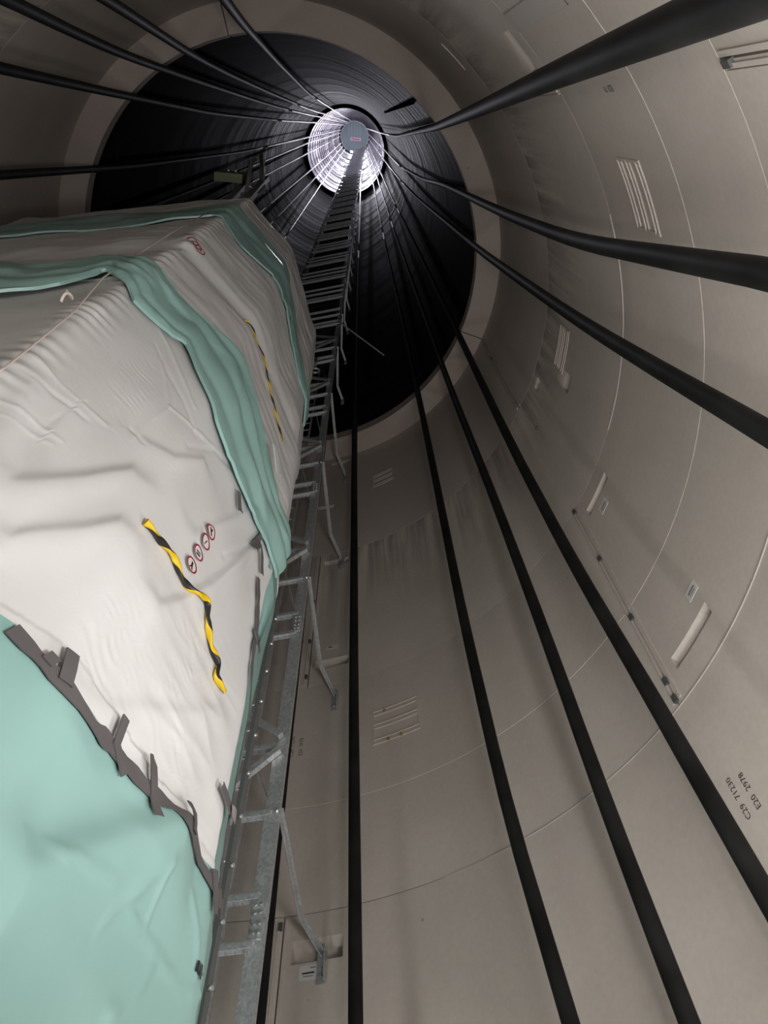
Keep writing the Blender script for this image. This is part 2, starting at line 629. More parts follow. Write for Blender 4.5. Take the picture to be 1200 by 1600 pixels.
# cast-in rib plates
def rib_plate(t0, t1, h0, h1, name='anchor_plate', plugs=()):
    frame = MB()
    w = 0.022
    ts = np.linspace(t0, t1, 8)
    for h in (h0 + 0.045, (h0 + h1) / 2 + 0.02, h1 - 0.03):
        mbr = MB()
        prof = [(R + 0.003, -0.045), (R - 0.010, -0.038), (R - 0.006, 0.014), (R - 0.015, 0.018), (R - 0.014, 0.030), (R + 0.003, 0.034)]
        P = [[cyl(t, h + dh, r) for r, dh in prof] for t in ts]
        mbr.grid(P, smooth=False, flip=False)
        mbr.add(P[0], [tuple(range(6))]); mbr.add(P[-1], [tuple(reversed(range(6)))])
        mbr.build('plate_rib', M_CONC, wall_low)
    for t in (t0, t1):
        e = radians(t)
        frame.box(cyl(t, (h0 + h1) / 2, R - 0.003), Vector((-sin(e), cos(e), 0)) * 0.012, Vector((cos(e), sin(e), 0)) * 0.008, Vector((0, 0, (h1 - h0) / 2)))
    frame.build('plate_frame', M_CONC, wall_low)
    for t, h in plugs:
        mbp = MB()
        a = cyl(t, h, R - 0.004); b = cyl(t, h, R - 0.02)
        mbp.tube([a, b], 0.02, 10)
        mbp.build('brass_plug', mat('brass_plug', (0.32, 0.24, 0.08), 0.5), wall_low)


rib_plate(59.3, 67.5, 5.25, 5.74, plugs=((64.9, 5.27), (62.6, 5.27), (65.4, 5.70)))
rib_plate(60.5, 66.4, 11.32, 11.78)
rib_plate(-31.6, -23.9, 5.22, 5.68)
rib_plate(-1.3, 6.2, 8.24, 8.64)
rib_plate(-118, -111, 8.2, 8.65)


# stencilled numbers
def text_mesh(s, size):
    cu = bpy.data.curves.new('stencil', 'FONT')
    cu.body = s
    cu.size = size
    cu.resolution_u = 2
    ob = bpy.data.objects.new('tmp_text', cu)
    COL.objects.link(ob)
    dg = bpy.context.evaluated_depsgraph_get()
    me = bpy.data.meshes.new_from_object(ob.evaluated_get(dg))
    vs = [v.co.copy() for v in me.vertices]
    fs = [tuple(p.vertices) for p in me.polygons]
    bpy.data.objects.remove(ob)
    return vs, fs


def wall_text(lines, t, h, size, gap, upward=True, r=R - 0.004):
    for k, s in enumerate(lines):
        vs, fs = text_mesh(s, size)
        mb = MB()
        pts = []
        for v in vs:
            if upward:
                pts.append(cyl(t + math.degrees((v.y - k * gap) / R), h + v.x, r))
            else:
                pts.append(cyl(t - math.degrees(v.x / R), h + v.y - k * gap, r))
        # give the ink film a little body
        n = len(pts)
        mb.add(pts, fs)
        mb.build('stencil_number', M_STENCIL, wall_low)


wall_text(['C29  71230', 'E20  2978'], 18.75, 2.555, 0.062, 0.105)
wall_text(['C29  71230', 'E20  2978'], 81.3, 5.34, 0.062, 0.105)
wall_text(['E20  71'], -39.4, 5.07, 0.062, 0.1)
wall_text(['CB'], 18.1, 8.42, 0.075, 0.1)


def sticker(t, h, w, hh, label, lines, rotk=0):
    mb = MB()
    tt = math.degrees(w / 2 / R)
    P = [[cyl(t + tt * a, h + hh / 2 * b + rotk * a, R - 0.004) for b in (-1, 1)] for a in (-1, 0, 1)]
    Q = [[cyl(t + tt * a, h + hh / 2 * b + rotk * a, R + 0.002) for b in (-1, 1)] for a in (-1, 0, 1)]
    mb.grid(P, smooth=False)
    for e in ([r[0] for r in P], [r[0] for r in Q]), ([r[1] for r in Q], [r[1] for r in P]):
        mb.grid([[a, b] for a, b in zip(*e)], smooth=False)
    mb.grid([P[0], Q[0]], smooth=False, flip=True); mb.grid([Q[-1], P[-1]], smooth=False, flip=True)
    o = mb.build('wall_label', M_LABEL)
    tag(o, label, 'label', 'white paper labels on the tower wall')
    for (dx, dy, lw, lh) in lines:
        m2 = MB()
        a = math.degrees(dx / R); b = math.degrees(lw / 2 / R)
        m2.grid([[cyl(t - a + b * u, h + dy + lh / 2 * v, R - 0.0055) for v in (-1, 1)] for u in (-1, 1)], smooth=False)
        m2.build('print_line', M_STENCIL, o)
    return o


sticker(76.3, 3.03, 0.16, 0.115, 'white printed label under the lowest wall pocket beside the strut foot', [(0.0, -0.005, 0.11, 0.014), (0.04, 0.035, 0.05, 0.006), (0, -0.03, 0.09, 0.005)])
sticker(10.5, 4.07, 0.15, 0.10, 'white paper label just above the large pocket near the right edge', [(0.0, 0.005, 0.10, 0.01), (0, -0.02, 0.08, 0.005)])
sticker(14.7, 5.88, 0.15, 0.12, 'white paper label beside the upper end of the long vertical joint', [(0.0, 0.0, 0.10, 0.014), (0, -0.035, 0.09, 0.006)])
sticker(75.7, 7.11, 0.17, 0.07, 'pale strip of label above the pocket of the second strut', [(-0.03, 0.0, 0.05, 0.02)])

# ---- the ledge where the tower narrows
ledge = empty('trim_1', (0, 0, H_LEDGE + CZ))
tag(ledge, 'pale flat ring ledge where the concrete wall narrows to the dark shaft', 'ledge', kind='structure')
for a in (20, 140, 260):
    ring('ledge_segment', M_LEDGE, ledge, H_LEDGE + 0.15, R_IN, R + 0.3, 0.15, 160, a + 0.12, a + 120 - 0.12)
ring('joint_backing', M_JOINT, ledge, H_LEDGE + 0.25, R_IN + 0.05, R + 0.3, 0.04)

# ---- dark shaft: stacked rings
wall_dark = empty('wall_shaft', (0, 0, H_LEDGE + CZ + 0.3))
tag(wall_dark, 'black unlit shaft of stacked rings above the pale ledge', 'wall', kind='structure')


def shaft_ring(h0, h1, r0, r1, m, parent, lip, name='wall_ring'):
    mb = MB()
    n = 96
    prof = [(r0 - lip, h0 + 0.004), (r0 - lip, h0 + 0.10), (r0, h0 + 0.13), (r0 * 0.5 + r1 * 0.5, (h0 + h1) / 2), (r1, h1 - 0.13), (r1 - lip, h1 - 0.10), (r1 - lip, h1 - 0.004),
            (r1 + 0.2, h1 - 0.004), (r0 + 0.2, h0 + 0.004), (r0 - lip, h0 + 0.004)]
    P = [[cyl(360 * i / n, h, r) for r, h in prof] for i in range(n + 1)]
    mb.grid(P, uv=lambda i, j: (2 * pi * i / n * r0, prof[j][1]), smooth=True)
    o = mb.build(name, m, parent)
    o.data.set_sharp_from_angle(angle=radians(30))
    return o


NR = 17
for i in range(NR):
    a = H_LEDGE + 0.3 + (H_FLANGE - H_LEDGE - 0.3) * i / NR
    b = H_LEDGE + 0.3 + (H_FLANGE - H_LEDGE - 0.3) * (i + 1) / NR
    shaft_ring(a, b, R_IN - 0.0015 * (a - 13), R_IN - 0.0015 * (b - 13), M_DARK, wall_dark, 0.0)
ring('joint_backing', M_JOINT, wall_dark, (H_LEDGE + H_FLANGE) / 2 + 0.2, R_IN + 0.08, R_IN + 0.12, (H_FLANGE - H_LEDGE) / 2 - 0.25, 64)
mb = MB()                                                    # vertical seam in the dark shaft
e = radians(-48)
for k in range(6):
    mb.box(cyl(-48, 15 + 3.0 * k, R_IN - 0.03), Vector((-sin(e), cos(e), 0)) * 0.035, Vector((cos(e), sin(e), 0)) * 0.03, Vector((0, 0, 1.45)))
mb.build('seam_rib', M_JOINT, wall_dark)

# ---- flange and pale lit shaft
fl2 = ring('trim_2', M_JOINT, None, H_FLANGE, R_FL, R_IN + 0.1, 0.12)
tag(fl2, 'dark flange ring at the foot of the brightly lit upper shaft', 'flange', kind='structure')
wall_top = empty('wall_upper', (0, 0, H_FLANGE + CZ))
tag(wall_top, 'brightly lit white upper shaft of many stacked rings', 'wall', kind='structure')
NT = 21
for i in range(NT):
    a = H_FLANGE + 0.1 + (H_TOP - H_FLANGE - 0.1) * i / NT
    b = H_FLANGE + 0.1 + (H_TOP - H_FLANGE - 0.1) * (i + 1) / NT
    f = lambda h: 3.26 + (2.56 - 3.26) * (h - H_FLANGE) / (H_TOP - H_FLANGE)
    shaft_ring(a, b, f(a), f(b), M_WHITE, wall_top, 0.02)
    ring('ring_joint', M_WJOINT, wall_top, b, f(b) - 0.05, f(b) + 0.03, 0.20, 72)

# ---- platform closing the view at the top
top = empty('ceiling', (0, 0, H_TOP + CZ))
tag(top, 'grey green round platform closing the far end of the tower', 'platform', kind='structure')
mb = MB()
n = 64
vs = [Vector((0, 0, H_TOP + CZ))] + [cyl(360 * i / n, H_TOP, 2.7) for i in range(n)]
vs2 = [p + Vector((0, 0, 0.15)) for p in vs]
mb.add(vs, [(0, 1 + (i + 1) % n, 1 + i) for i in range(n)])
mb.add(vs2, [(0, 1 + i, 1 + (i + 1) % n) for i in range(n)])
mb.build('deck', M_PLAT, top)
ring('deck_rim', mat('rim_pale', (0.7, 0.72, 0.74), 0.4), top, H_TOP - 0.25, 2.18, 2.28, 0.22, 72)
for k in range(-2, 3):
    mb = MB()
    mb.box((0.45 * k, -0.6, H_TOP + CZ - 0.08), (0.03, 0, 0), (0, 1.4, 0), (0, 0, 0.07))
    mb.build('deck_beam', M_GALV, top)
# hatch sign
mb = MB()
mb.box((0.15, 0.35, H_TOP + CZ - 0.3), (0.85, 0.06, 0), (-0.02, 0.22, 0), (0, 0, 0.03))
sg = mb.build('hatch_sign', mat('sign_white', (0.8, 0.8, 0.8), 0.4))
tag(sg, 'small white sign with a red stripe on the far platform', 'sign')
mb = MB()
mb.box((0.15, 0.35, H_TOP + CZ - 0.335), (0.72, 0.05, 0), (-0.01, 0.09, 0), (0, 0, 0.006))
mb.build('red_stripe', mat('sign_stripe_red', (0.45, 0.02, 0.08), 0.5), sg)

# ================================================================== LAMPS
for i, (pos, aim, w) in enumerate(LOW_LAMPS):
    c = Vector(pos); d = Vector(aim).normalized()
    rad = Vector((c.x, c.y, 0)).normalized(); tang = Vector((-rad.y, rad.x, 0))
    v = d.cross(tang).normalized()
    lamp = empty('wall_floodlight', c)  # out of view, added to brighten walls, ladder and wrapping
    tag(lamp, ['floodlight aimed upwards on a short wall arm right of the camera', 'floodlight on a wall arm at the far left of the wrapped stack',
               'small floodlight aimed upwards on a wall arm below the right cables', 'narrow floodlight on a floor post behind the wrapped stack'][i], 'floodlight', 'floodlights near the floor')
    onwall = hypot(c.x, c.y) > 2.5
    lx, ly = (0.45, 0.25) if onwall else (0.25, 0.12)
    mb = MB(); mb.box(c - d * 0.05, tang * (lx + 0.02), v * (ly + 0.02), d * 0.045); mb.build('housing', M_CAB, lamp)
    if onwall:
        mb = MB(); mb.bar(c - d * 0.08, rad * 3.97 + Vector((0, 0, c.z - 0.1)), 0.05, 0.03); mb.build('wall_arm', M_GALV, lamp)
        mb = MB(); mb.box(rad * 3.98 + Vector((0, 0, c.z - 0.1)), tang * 0.08, rad * 0.01, Vector((0, 0, 0.08))); mb.build('wall_plate', M_GALV, lamp)
    else:
        mb = MB(); mb.box(Vector((c.x, c.y, c.z / 2 - 0.05)), (0.025, 0, 0), (0, 0.025, 0), (0, 0, c.z / 2 - 0.05)); mb.build('post', M_GALV, lamp)
        mb = MB(); mb.box(Vector((c.x, c.y, 0.01)), (0.15, 0, 0), (0, 0.12, 0), (0, 0, 0.01)); mb.build('base_plate', M_GALV, lamp)
    mb = MB(); mb.box(c - d * 0.001, tang * lx, v * ly, d * 0.004); mb.build('lens', M_TUBE, lamp)
    ld = bpy.data.lights.new('flood_light', 'AREA')
    ld.shape = 'RECTANGLE'; ld.size = 2 * lx; ld.size_y = 2 * ly
    ld.energy = w; ld.color = (1.0, 0.995, 0.985)
    lo = bpy.data.objects.new('flood_light', ld); COL.objects.link(lo)
    lo.parent = lamp
    lo.matrix_local = Matrix.Translation(d * 0.012) @ d.to_track_quat('-Z', 'Y').to_matrix().to_4x4()

RANK = ['lowest', 'second', 'third', 'fourth', 'fifth', 'sixth', 'seventh', 'topmost']
for i, (t, h, w) in enumerate(TOP_LAMPS):
    e = radians(t)
    rw = 3.26 - 0.7 * (h - H_FLANGE) / (H_TOP - H_FLANGE)
    rad = Vector((cos(e), sin(e), 0)); tang = Vector((-sin(e), cos(e), 0)); zz = Vector((0, 0, 1))
    base = rad * (rw - 0.40) + Vector((0, 0, h + CZ))
    lamp = empty('shaft_lamp', base)
    tag(lamp, 'downlight on the white upper shaft wall, %s of eight counted upwards' % RANK[i], 'lamp', 'downlights in the upper shaft')
    mb = MB(); mb.box(base, tang * 0.2, rad * 0.14, zz * 0.05); mb.build('lamp_body', M_GALV, lamp)
    mb = MB(); mb.bar(base + zz * 0.03, base + rad * 0.36 + zz * 0.1, 0.06, 0.03); mb.build('lamp_arm', M_GALV, lamp)
    mb = MB(); mb.box(base - zz * 0.055, tang * 0.18, rad * 0.12, zz * 0.008); mb.build('lamp_lens', M_TOPLAMP, lamp)
    ld = bpy.data.lights.new('shaft_light', 'AREA')
    ld.shape = 'RECTANGLE'; ld.size = 0.36; ld.size_y = 0.24
    ld.energy = w; ld.color = (0.90, 0.88, 1.0)
    lo = bpy.data.objects.new('shaft_light', ld); COL.objects.link(lo)
    lo.parent = lamp
    d = (-zz - rad * 0.6).normalized()
    lo.matrix_local = Matrix.Translation(-zz * 0.08) @ d.to_track_quat('-Z', 'Y').to_matrix().to_4x4()

# ================================================================== TENDON CABLES
def rr(h):
    return float(np.interp(h, [-1.6, 0, 13, 64, 128], [3.45, 3.45, 3.42, 3.03, 2.36]))


TEN = [
    ([(1.8, -48.1), (2.4, -47.7), (3.7, -46.8), (6.6, -44.6), (11.5, -41.2), (28.4, -34), (64, -30), (126, -30)], 'thickest black tendon cable, sweeping across the upper right corner'),
    ([(2.4, -33.2), (3.3, -31.2), (5.2, -27.3), (8, -24.6), (11.1, -22.6), (16.2, -19.8), (21.8, -14.5), (35.6, -8.4), (64, -8), (126, -8)], 'black tendon cable curving to the right edge above the middle'),
    ([(2.7, -19.8), (4.3, -16.8), (5.9, -14.3), (8.9, -11), (12, -8), (24.5, -0.8), (33.5, 2), (64, 6), (126, 8)], 'black tendon cable running straight to the right edge, below the curving one'),
    ([(1.8, 13.6), (3.3, 15.2), (4.8, 17), (7.4, 18.4), (10.6, 18.9), (15.4, 19.5), (28.6, 21), (41.1, 22.7), (126, 24)], 'black tendon cable passing the long vertical joint into the lower right corner'),
    ([(1.6, 26.9), (2.8, 27.5), (4.6, 27.5), (7, 28.1), (11.5, 30.1), (18.8, 31.3), (31.3, 32.7), (64, 33), (126, 35)], 'black tendon cable leaving the bottom edge furthest right'),
    ([(1.9, 39.9), (3.4, 42.1), (5.9, 42.9), (10.1, 42.7), (17.6, 42.9), (28.1, 43.8), (64, 43), (126, 44)], 'black tendon cable leaving the bottom edge second from the right'),
    ([(2.3, 66.6), (5.4, 67.5), (12, 68.7), (26.1, 68.9), (49.1, 67.9), (126, 66)], 'nearly upright black tendon cable right of the galvanised guide ladder'),
    ([(2.5, 79.2), (4.3, 79.8), (8.9, 80.2), (11.3, 79.9), (30, 79), (64, 79), (126, 78)], 'black tendon cable hidden closely behind the guide ladder rail'),
    ([(8.7, -88.5), (10.8, -90.7), (16.2, -93.9), (29.5, -99.8), (71.5, -103.7), (126, -104)], 'black tendon cable leaving the top edge nearest the middle'),
    ([(7.9, -104.7), (9.8, -106.6), (12.7, -109.6), (16.7, -111.3), (23.8, -113), (41.9, -116), (126, -118)], 'black tendon cable at the upper left, second from the middle'),
    ([(6.9, -112.6), (8.6, -114.8), (10.6, -116.7), (14.7, -118.4), (24.1, -121), (34.1, -122.6), (126, -126)], 'black tendon cable running into the upper left corner'),
    ([(7.9, -125.8), (9.6, -127), (12.4, -128.8), (19.5, -132.2), (33.3, -133.7), (126, -135)], 'black tendon cable meeting the left edge just below the upper left corner'),
    ([(9.3, -149), (14.6, -152.6), (28.8, -156.5), (59, -156.6), (126, -156)], 'dim black tendon cable just above the wrapped stack at the left'),
    ([(37.4, -167.5), (63.8, -164.8), (126, -166)], 'thin lit tendon left of the bright shaft, uppermost of five above the stack'),
    ([(40.7, -178.9), (61.3, -179.2), (126, -179)], 'thin lit tendon left of the bright shaft, second of five above the stack'),
    ([(41.1, 159.2), (64.5, 157.8), (126, 158)], 'thin lit tendon left of the bright shaft, third of five above the stack'),
    ([(41.3, 147.3), (67.5, 144.9), (126, 146)], 'thin lit tendon left of the bright shaft, fourth of five above the stack'),
    ([(40.3, 133), (60.6, 133.1), (126, 133)], 'thin lit tendon beside the dark ladder, lowest of five above the stack'),
]
for pts, lab in TEN:
    hs = [p[0] for p in pts]; th = [p[1] for p in pts]
    samples = sorted(set([-1.6, -0.5, 0.5] + list(np.arange(1.0, 20, 0.5)) + list(np.arange(20, 64, 2.0)) + list(np.arange(64, 127.9, 6.0)) + [127.9]))
    # smooth the measured course a little
    tt = []
    for h in samples:
        w = 0.08 * max(h, 1) + 0.3
        ks = [h + w * k for k in (-1, -0.5, 0, 0.5, 1)]
        vals = []
        for k in ks:
            if k < hs[0]:
                sl = (th[1] - th[0]) / (hs[1] - hs[0])
                vals.append(th[0] + max(-1.2, min(1.2, sl * (k - hs[0]))))
            else:
                vals.append(float(np.interp(k, hs, th)))
        tt.append(sum(vals) / 5)
    path = [cyl(t, h, rr(h)) for t, h in zip(tt, samples)]
    root = empty('tendon_cable', path[0])
    tag(root, lab, 'cable', 'black tendon cables along the tower wall')
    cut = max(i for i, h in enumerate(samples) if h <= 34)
    mb = MB(); mb.tube(path[:cut + 1], 0.055, 14)
    mb.build('sheath', M_CABLE, root)
    mb = MB(); mb.tube(path[cut:], 0.05, 10)  # upper cable length, lamplight painted on as a pale colour
    mb.build('bare_strand', M_CABLE_LIT, root)

# ================================================================== GUIDE LADDER (lift guide truss)
def rail_r(h):
    x = float(np.interp(h, [-1.6, 12, 30, 44, 122], [0.746, 0.76, 0.90, 0.97, 1.75]))
    y = float(np.interp(h, [-1.6, 12, 30, 44, 122], [2.163, 2.163, 2.09, 1.95, 1.22]))
    return Vector((x, y, h + CZ))


OFF = Vector((-1.58, 0.28, 0))                      # right rail to left rail
UD = OFF.normalized()
ND = Vector((UD.y, -UD.x, 0))                       # towards the wall or camera
if ND.y < 0:
    ND = -ND
ladder = empty('guide_ladder', rail_r(-1.6))
tag(ladder, 'galvanised steel guide ladder with channel rungs rising behind the wrapped stack', 'ladder')
Z = Vector((0, 0, 1))
H_LAD = 120.0
cuts = [-1.6] + [2.52 + 3 * k for k in range(40) if 2.52 + 3 * k < H_LAD] + [H_LAD]
for s, nm in ((0, 'rail'), (1, 'rail')):
    for a, b in zip(cuts[:-1], cuts[1:]):
        mb = MB()
        pa, pb = rail_r(a + 0.004) + OFF * s, rail_r(b - 0.004) + OFF * s
        mb.channel(pa, pb, 0.11, 0.05, 0.008, UD, ND)
        o = mb.build(nm, M_GALV, ladder)
# splice plates with bolts at the rail joints
for c in cuts[1:14]:
    p = rail_r(c)
    mb = MB(); mb.box(p - ND * 0.008, UD * 0.042, ND * 0.004, Z * 0.13)
    sp = mb.build('splice_plate', M_GALV, ladder)
    for dz in (-0.09, -0.035, 0.035, 0.09):
        for dx in (-0.018, 0.02):
            mb = MB(); mb.tube([p - ND * 0.010 + Z * dz + UD * dx, p - ND * 0.028 + Z * dz + UD * dx], 0.013, 6)
            mb.build('bolt', M_BOLT, sp)
# rungs
rung = MB()
rung.channel(Vector((0, 0, 0)), OFF, 0.062, 0.042, 0.007, ND, -Z)
rung_me = rung.mesh('rung')
rung_hs = []
for k in range(-1, 39):
    for dh in (2.37, 2.68, 3.31, 3.94):
        h = dh + 3 * k
        if -1.5 < h < H_LAD:
            rung_hs.append((h, dh))
for h, dh in rung_hs:
    place('rung', rung_me, M_GALV, ladder, rail_r(h) - ND * 0.012)
# K braces
br_up = MB(); br_up.bar(Vector((0, 0, 0)), OFF + Z * 1.42, 0.05, 0.05, Z); bu = br_up.mesh('brace')
br_dn = MB(); br_dn.bar(Vector((0, 0, 0)), OFF - Z * 1.42, 0.05, 0.05, Z); bd = br_dn.mesh('brace')
for k in range(-1, 5):
    h = 3.94 + 3 * k
    place('brace', bu, M_GALV, ladder, rail_r(h + 0.07) - ND * 0.035)
    place('brace', bd, M_GALV, ladder, rail_r(h - 0.07) - ND * 0.035)
# struts to the wall
for k in range(0, 16):
    h = 3.31 + 3 * k
    rw = R if h < H_LEDGE - 0.2 else R_IN - 0.06
    a = rail_r(h) - UD * 0.06
    foot = cyl(74.6, h - 0.16, rw - 0.03)
    knee = a.lerp(foot, 0.74) + Vector((-0.10, 0, 0.03)) * (rw / R)
    mb = MB()
    side = Z
    mb.bar(a, knee, 0.055, 0.014, side); mb.bar(a + Z * 0.024, knee + Z * 0.024, 0.008, 0.05, side)
    mb.bar(knee, foot, 0.055, 0.014, side); mb.bar(knee + Z * 0.024, foot + Z * 0.024, 0.008, 0.05, side)
    st = mb.build('strut', M_GALV, ladder)
    e = radians(74.6)
    tg = Vector((-sin(e), cos(e), 0)); rd = Vector((cos(e), sin(e), 0))
    mb = MB()
    mb.box(cyl(74.6, h - 0.25, rw - 0.012), tg * 0.042, rd * 0.006, Z * 0.14)
    mb.box(cyl(74.6, h - 0.25, rw - 0.05) - tg * 0.042, tg * 0.004, rd * 0.035, Z * 0.14)
    fp = mb.build('foot_plate', M_GALV, st)
    mb = MB(); mb.tube([cyl(74.6, h - 0.33, rw - 0.015), cyl(74.6, h - 0.33, rw - 0.05)], 0.014, 6); mb.build('bolt', M_BOLT, st)
    mb = MB(); mb.tube([a + UD * 0.02 - ND * 0.03, a + UD * 0.02 + ND * 0.06], 0.014, 6); mb.build('bolt', M_BOLT, st)
# two longer stays seen against the dark shaft
for h0, t, h1 in ((17.6, 56.0, 17.2), (40.4, 54.7, 39.7)):
    mb = MB()
    mb.bar(rail_r(h0), cyl(t, h1, R_IN - 0.05), 0.05, 0.03, Z)
    mb.build('stay', M_GALV, ladder)

# ---- dark cable tray fixed behind the rungs, from the ledge to the top
tray = empty('cable_tray', rail_r(14) + OFF * 0.5)
tag(tray, 'dark cable tray running up behind the guide ladder rungs into the bright shaft', 'cable tray')
M_TRAY = mat('dark_tray_steel', (0.012, 0.012, 0.013), 0.7)
for k in range(17):
    h0 = 14 + 6.2 * k; h1 = h0 + 6.15
    mb = MB()
    pa, pb = rail_r(h0) + OFF * 0.53 + ND * 0.10, rail_r(h1) + OFF * 0.53 + ND * 0.10
    mb.channel(pa, pb, 1.30, 0.07, 0.006, UD, ND)
    mb.build('tray_section', M_TRAY, tray)

# ---- climbing ladder behind it
cl = empty('climbing_ladder', (0.41, 2.74, 0))
tag(cl, 'narrow climbing ladder with thin rungs, half hidden behind the guide ladder', 'ladder')
CR = Vector((0.41, 2.74, 0)); CLf = Vector((0.0, 2.81, 0))
for p in (CR, CLf):
    mb = MB(); mb.box(p + Z * 12, Vector((0.012, 0, 0)), Vector((0, 0.03, 0)), Z * 12)
    mb.build('rail', M_GALV, cl)
rb = MB(); rb.tube([Vector((0, 0, 0)), CLf - CR], 0.014, 8); rbm = rb.mesh('rung')
for k in range(71):
    place('rung', rbm, M_GALV, cl, CR + Z * (0.25 + 0.333 * k))
for k in range(7):
    mb = MB(); p = CR + Z * (2.9 + 3 * k); w = cyl(81.5, 0, (R if p.z < 14 else R_IN) - 0.02)
    mb.bar(p, Vector((w.x, w.y, p.z)), 0.04, 0.01, Z)
    mb.build('wall_bracket', M_GALV, cl)
# ---- two lift ropes
for i, px in enumerate((105.4, 106.0)):
    d = 4.95
    x = d * cos(radians(px)) - AX[0]; y = d * sin(radians(px)) - AX[1]
    mb = MB(); mb.tube([Vector((x, y, 0)), Vector((x, y, 30)), Vector((x + 0.5, y - 0.35, 80))], 0.006, 6)
    o = mb.build('lift_rope', M_WIRE)
    tag(o, ['thin steel lift rope behind the guide ladder rungs, nearer the rail', 'thin steel lift rope behind the guide ladder rungs, nearer the stack'][i], 'rope', 'lift ropes behind the guide ladder')

# ================================================================== WRAPPED STACK
CORN = [(-3.0, -1.22), (-0.0, -1.457), (0.515, -0.84), (0.844, 0.274), (0.770, 0.85), (0.45, 1.30), (-2.75, 1.30)]
CS = [0.0]
for a, b in zip(CORN, CORN[1:] + CORN[:1]):
    CS.append(CS[-1] + hypot(b[0] - a[0], b[1] - a[1]))
PER = CS[-1]


def raw(s):
    s %= PER
    for i in range(len(CORN)):
        if s <= CS[i + 1]:
            a = CORN[i]; b = CORN[(i + 1) % len(CORN)]
            u = (s - CS[i]) / (CS[i + 1] - CS[i])
            return Vector((a[0] + (b[0] - a[0]) * u, a[1] + (b[1] - a[1]) * u, 0))
    return Vector((*CORN[0], 0))


def per(s, rad=0.045):
    p = Vector((0, 0, 0))
    for k in (-1, -0.6, -0.2, 0.2, 0.6, 1):
        p += raw(s + k * rad)
    return p / 6


def per_n(s):
    d = per(s + 0.03) - per(s - 0.03)
    return Vector((d.y, -d.x, 0)).normalized()


S0, S1, S2, S3 = CS[1], CS[2], CS[3], CS[4]


def sheet_hit(px, py):
    """where the ray through a pixel meets the stack: perimeter s and height h"""
    q = zp(px, py)
    best = None
    for i in range(0, 4):
        a = np.array(CORN[i]) + AX; b = np.array(CORN[i + 1]) + AX      # camera frame
        # q*h = a + u (b-a)
        Mx = np.array([[q[0], -(b - a)[0]], [q[1], -(b - a)[1]]])
        det = np.linalg.det(Mx)
        if abs(det) < 1e-9:
            continue
        h, u = np.linalg.solve(Mx, a)
        if h > 0 and -0.001 <= u <= 1.001 and (best is None or h < best[1]):
            best = (CS[i] + u * (CS[i + 1] - CS[i]), h)
    if best is None:                                        # just past the right edge
        d = 2.74
        best = (S2 + 0.02, d / float(np.hypot(*q)))
    return best


def vnoise(x, y, z=0.0):
    return noise.noise((x, y, z))


def ridged(x, y, z=0.0):
    return 1.0 - 2.0 * abs(noise.noise((x, y, z)))


def bump(s, h, s0, h0, ws, wh, ang=0.0):
    ds, dh = s - s0, h - h0
    c, sn = cos(ang), sin(ang)
    a, b = ds * c + dh * sn, -ds * sn + dh * c
    return math.exp(-(a / ws) ** 2 - (b / wh) ** 2)


def poly_sh(pix):
    pts = [sheet_hit(*p) for p in pix]
    return pts


def seg_dist(s, h, pts):
    best = 9.0
    for (a, b), (c, d) in zip(pts[:-1], pts[1:]):
        dx, dy = c - a, d - b
        t = max(0.0, min(1.0, ((s - a) * dx + (h - b) * dy) / (dx * dx + dy * dy + 1e-9)))
        best = min(best, hypot(s - a - t * dx, h - b - t * dy))
    return best


def line(pix, amp, w):
    p = poly_sh(pix)
    xs = [q[0] for q in p]; ys = [q[1] for q in p]
    return (p, amp, w, min(xs) - 4 * w, max(xs) + 4 * w, min(ys) - 4 * w, max(ys) + 4 * w)


def fold(pix, amp, lo, hi):
    p = sorted(poly_sh(pix))
    return ([q[0] for q in p], [q[1] for q in p], amp, lo, hi)


LINES = [
    line([(0, 628), (50, 655), (95, 692)], 0.010, 0.012), line([(0, 650), (40, 672), (80, 695)], 0.008, 0.010),
    line([(48, 552), (110, 618), (165, 664)], 0.009, 0.012), line([(30, 575), (75, 610), (130, 655)], -0.010, 0.016),
    line([(70, 668), (105, 640), (130, 628)], -0.006, 0.010),
    line([(185, 430), (240, 505), (262, 545), (300, 640)], 0.012, 0.016), line([(240, 540), (262, 590), (282, 628), (300, 680)], -0.010, 0.014),
    line([(262, 640), (300, 672), (330, 700)], 0.010, 0.014), line([(290, 700), (330, 705), (360, 735)], -0.012, 0.02),
    line([(250, 560), (262, 640), (225, 665), (205, 690)], 0.006, 0.008), line([(205, 672), (222, 694)], -0.012, 0.014),
    line([(330, 905), (370, 880), (398, 852)], 0.012, 0.02), line([(345, 870), (398, 848)], -0.012, 0.018), line([(360, 930), (392, 880)], 0.007, 0.010),
    line([(340, 960), (385, 900)], -0.006, 0.012), line([(300, 1000), (318, 960), (345, 940)], 0.005, 0.010),
    line([(0, 1308), (40, 1332), (100, 1365), (150, 1390)], 0.018, 0.010), line([(165, 1432), (215, 1478), (240, 1520), (262, 1552), (303, 1568)], 0.024, 0.012),
    line([(130, 1450), (200, 1380), (238, 1352)], 0.020, 0.018), line([(205, 1452), (222, 1380), (232, 1350)], 0.016, 0.014),
    line([(110, 1480), (135, 1462)], -0.006, 0.012), line([(282, 1400), (290, 1460), (286, 1520)], 0.016, 0.018), line([(150, 1590), (200, 1545), (216, 1518)], 0.022, 0.022),
    line([(60, 1120), (118, 1170), (170, 1182)], 0.006, 0.012), line([(172, 1215), (190, 1245), (212, 1240)], 0.010, 0.016),
]
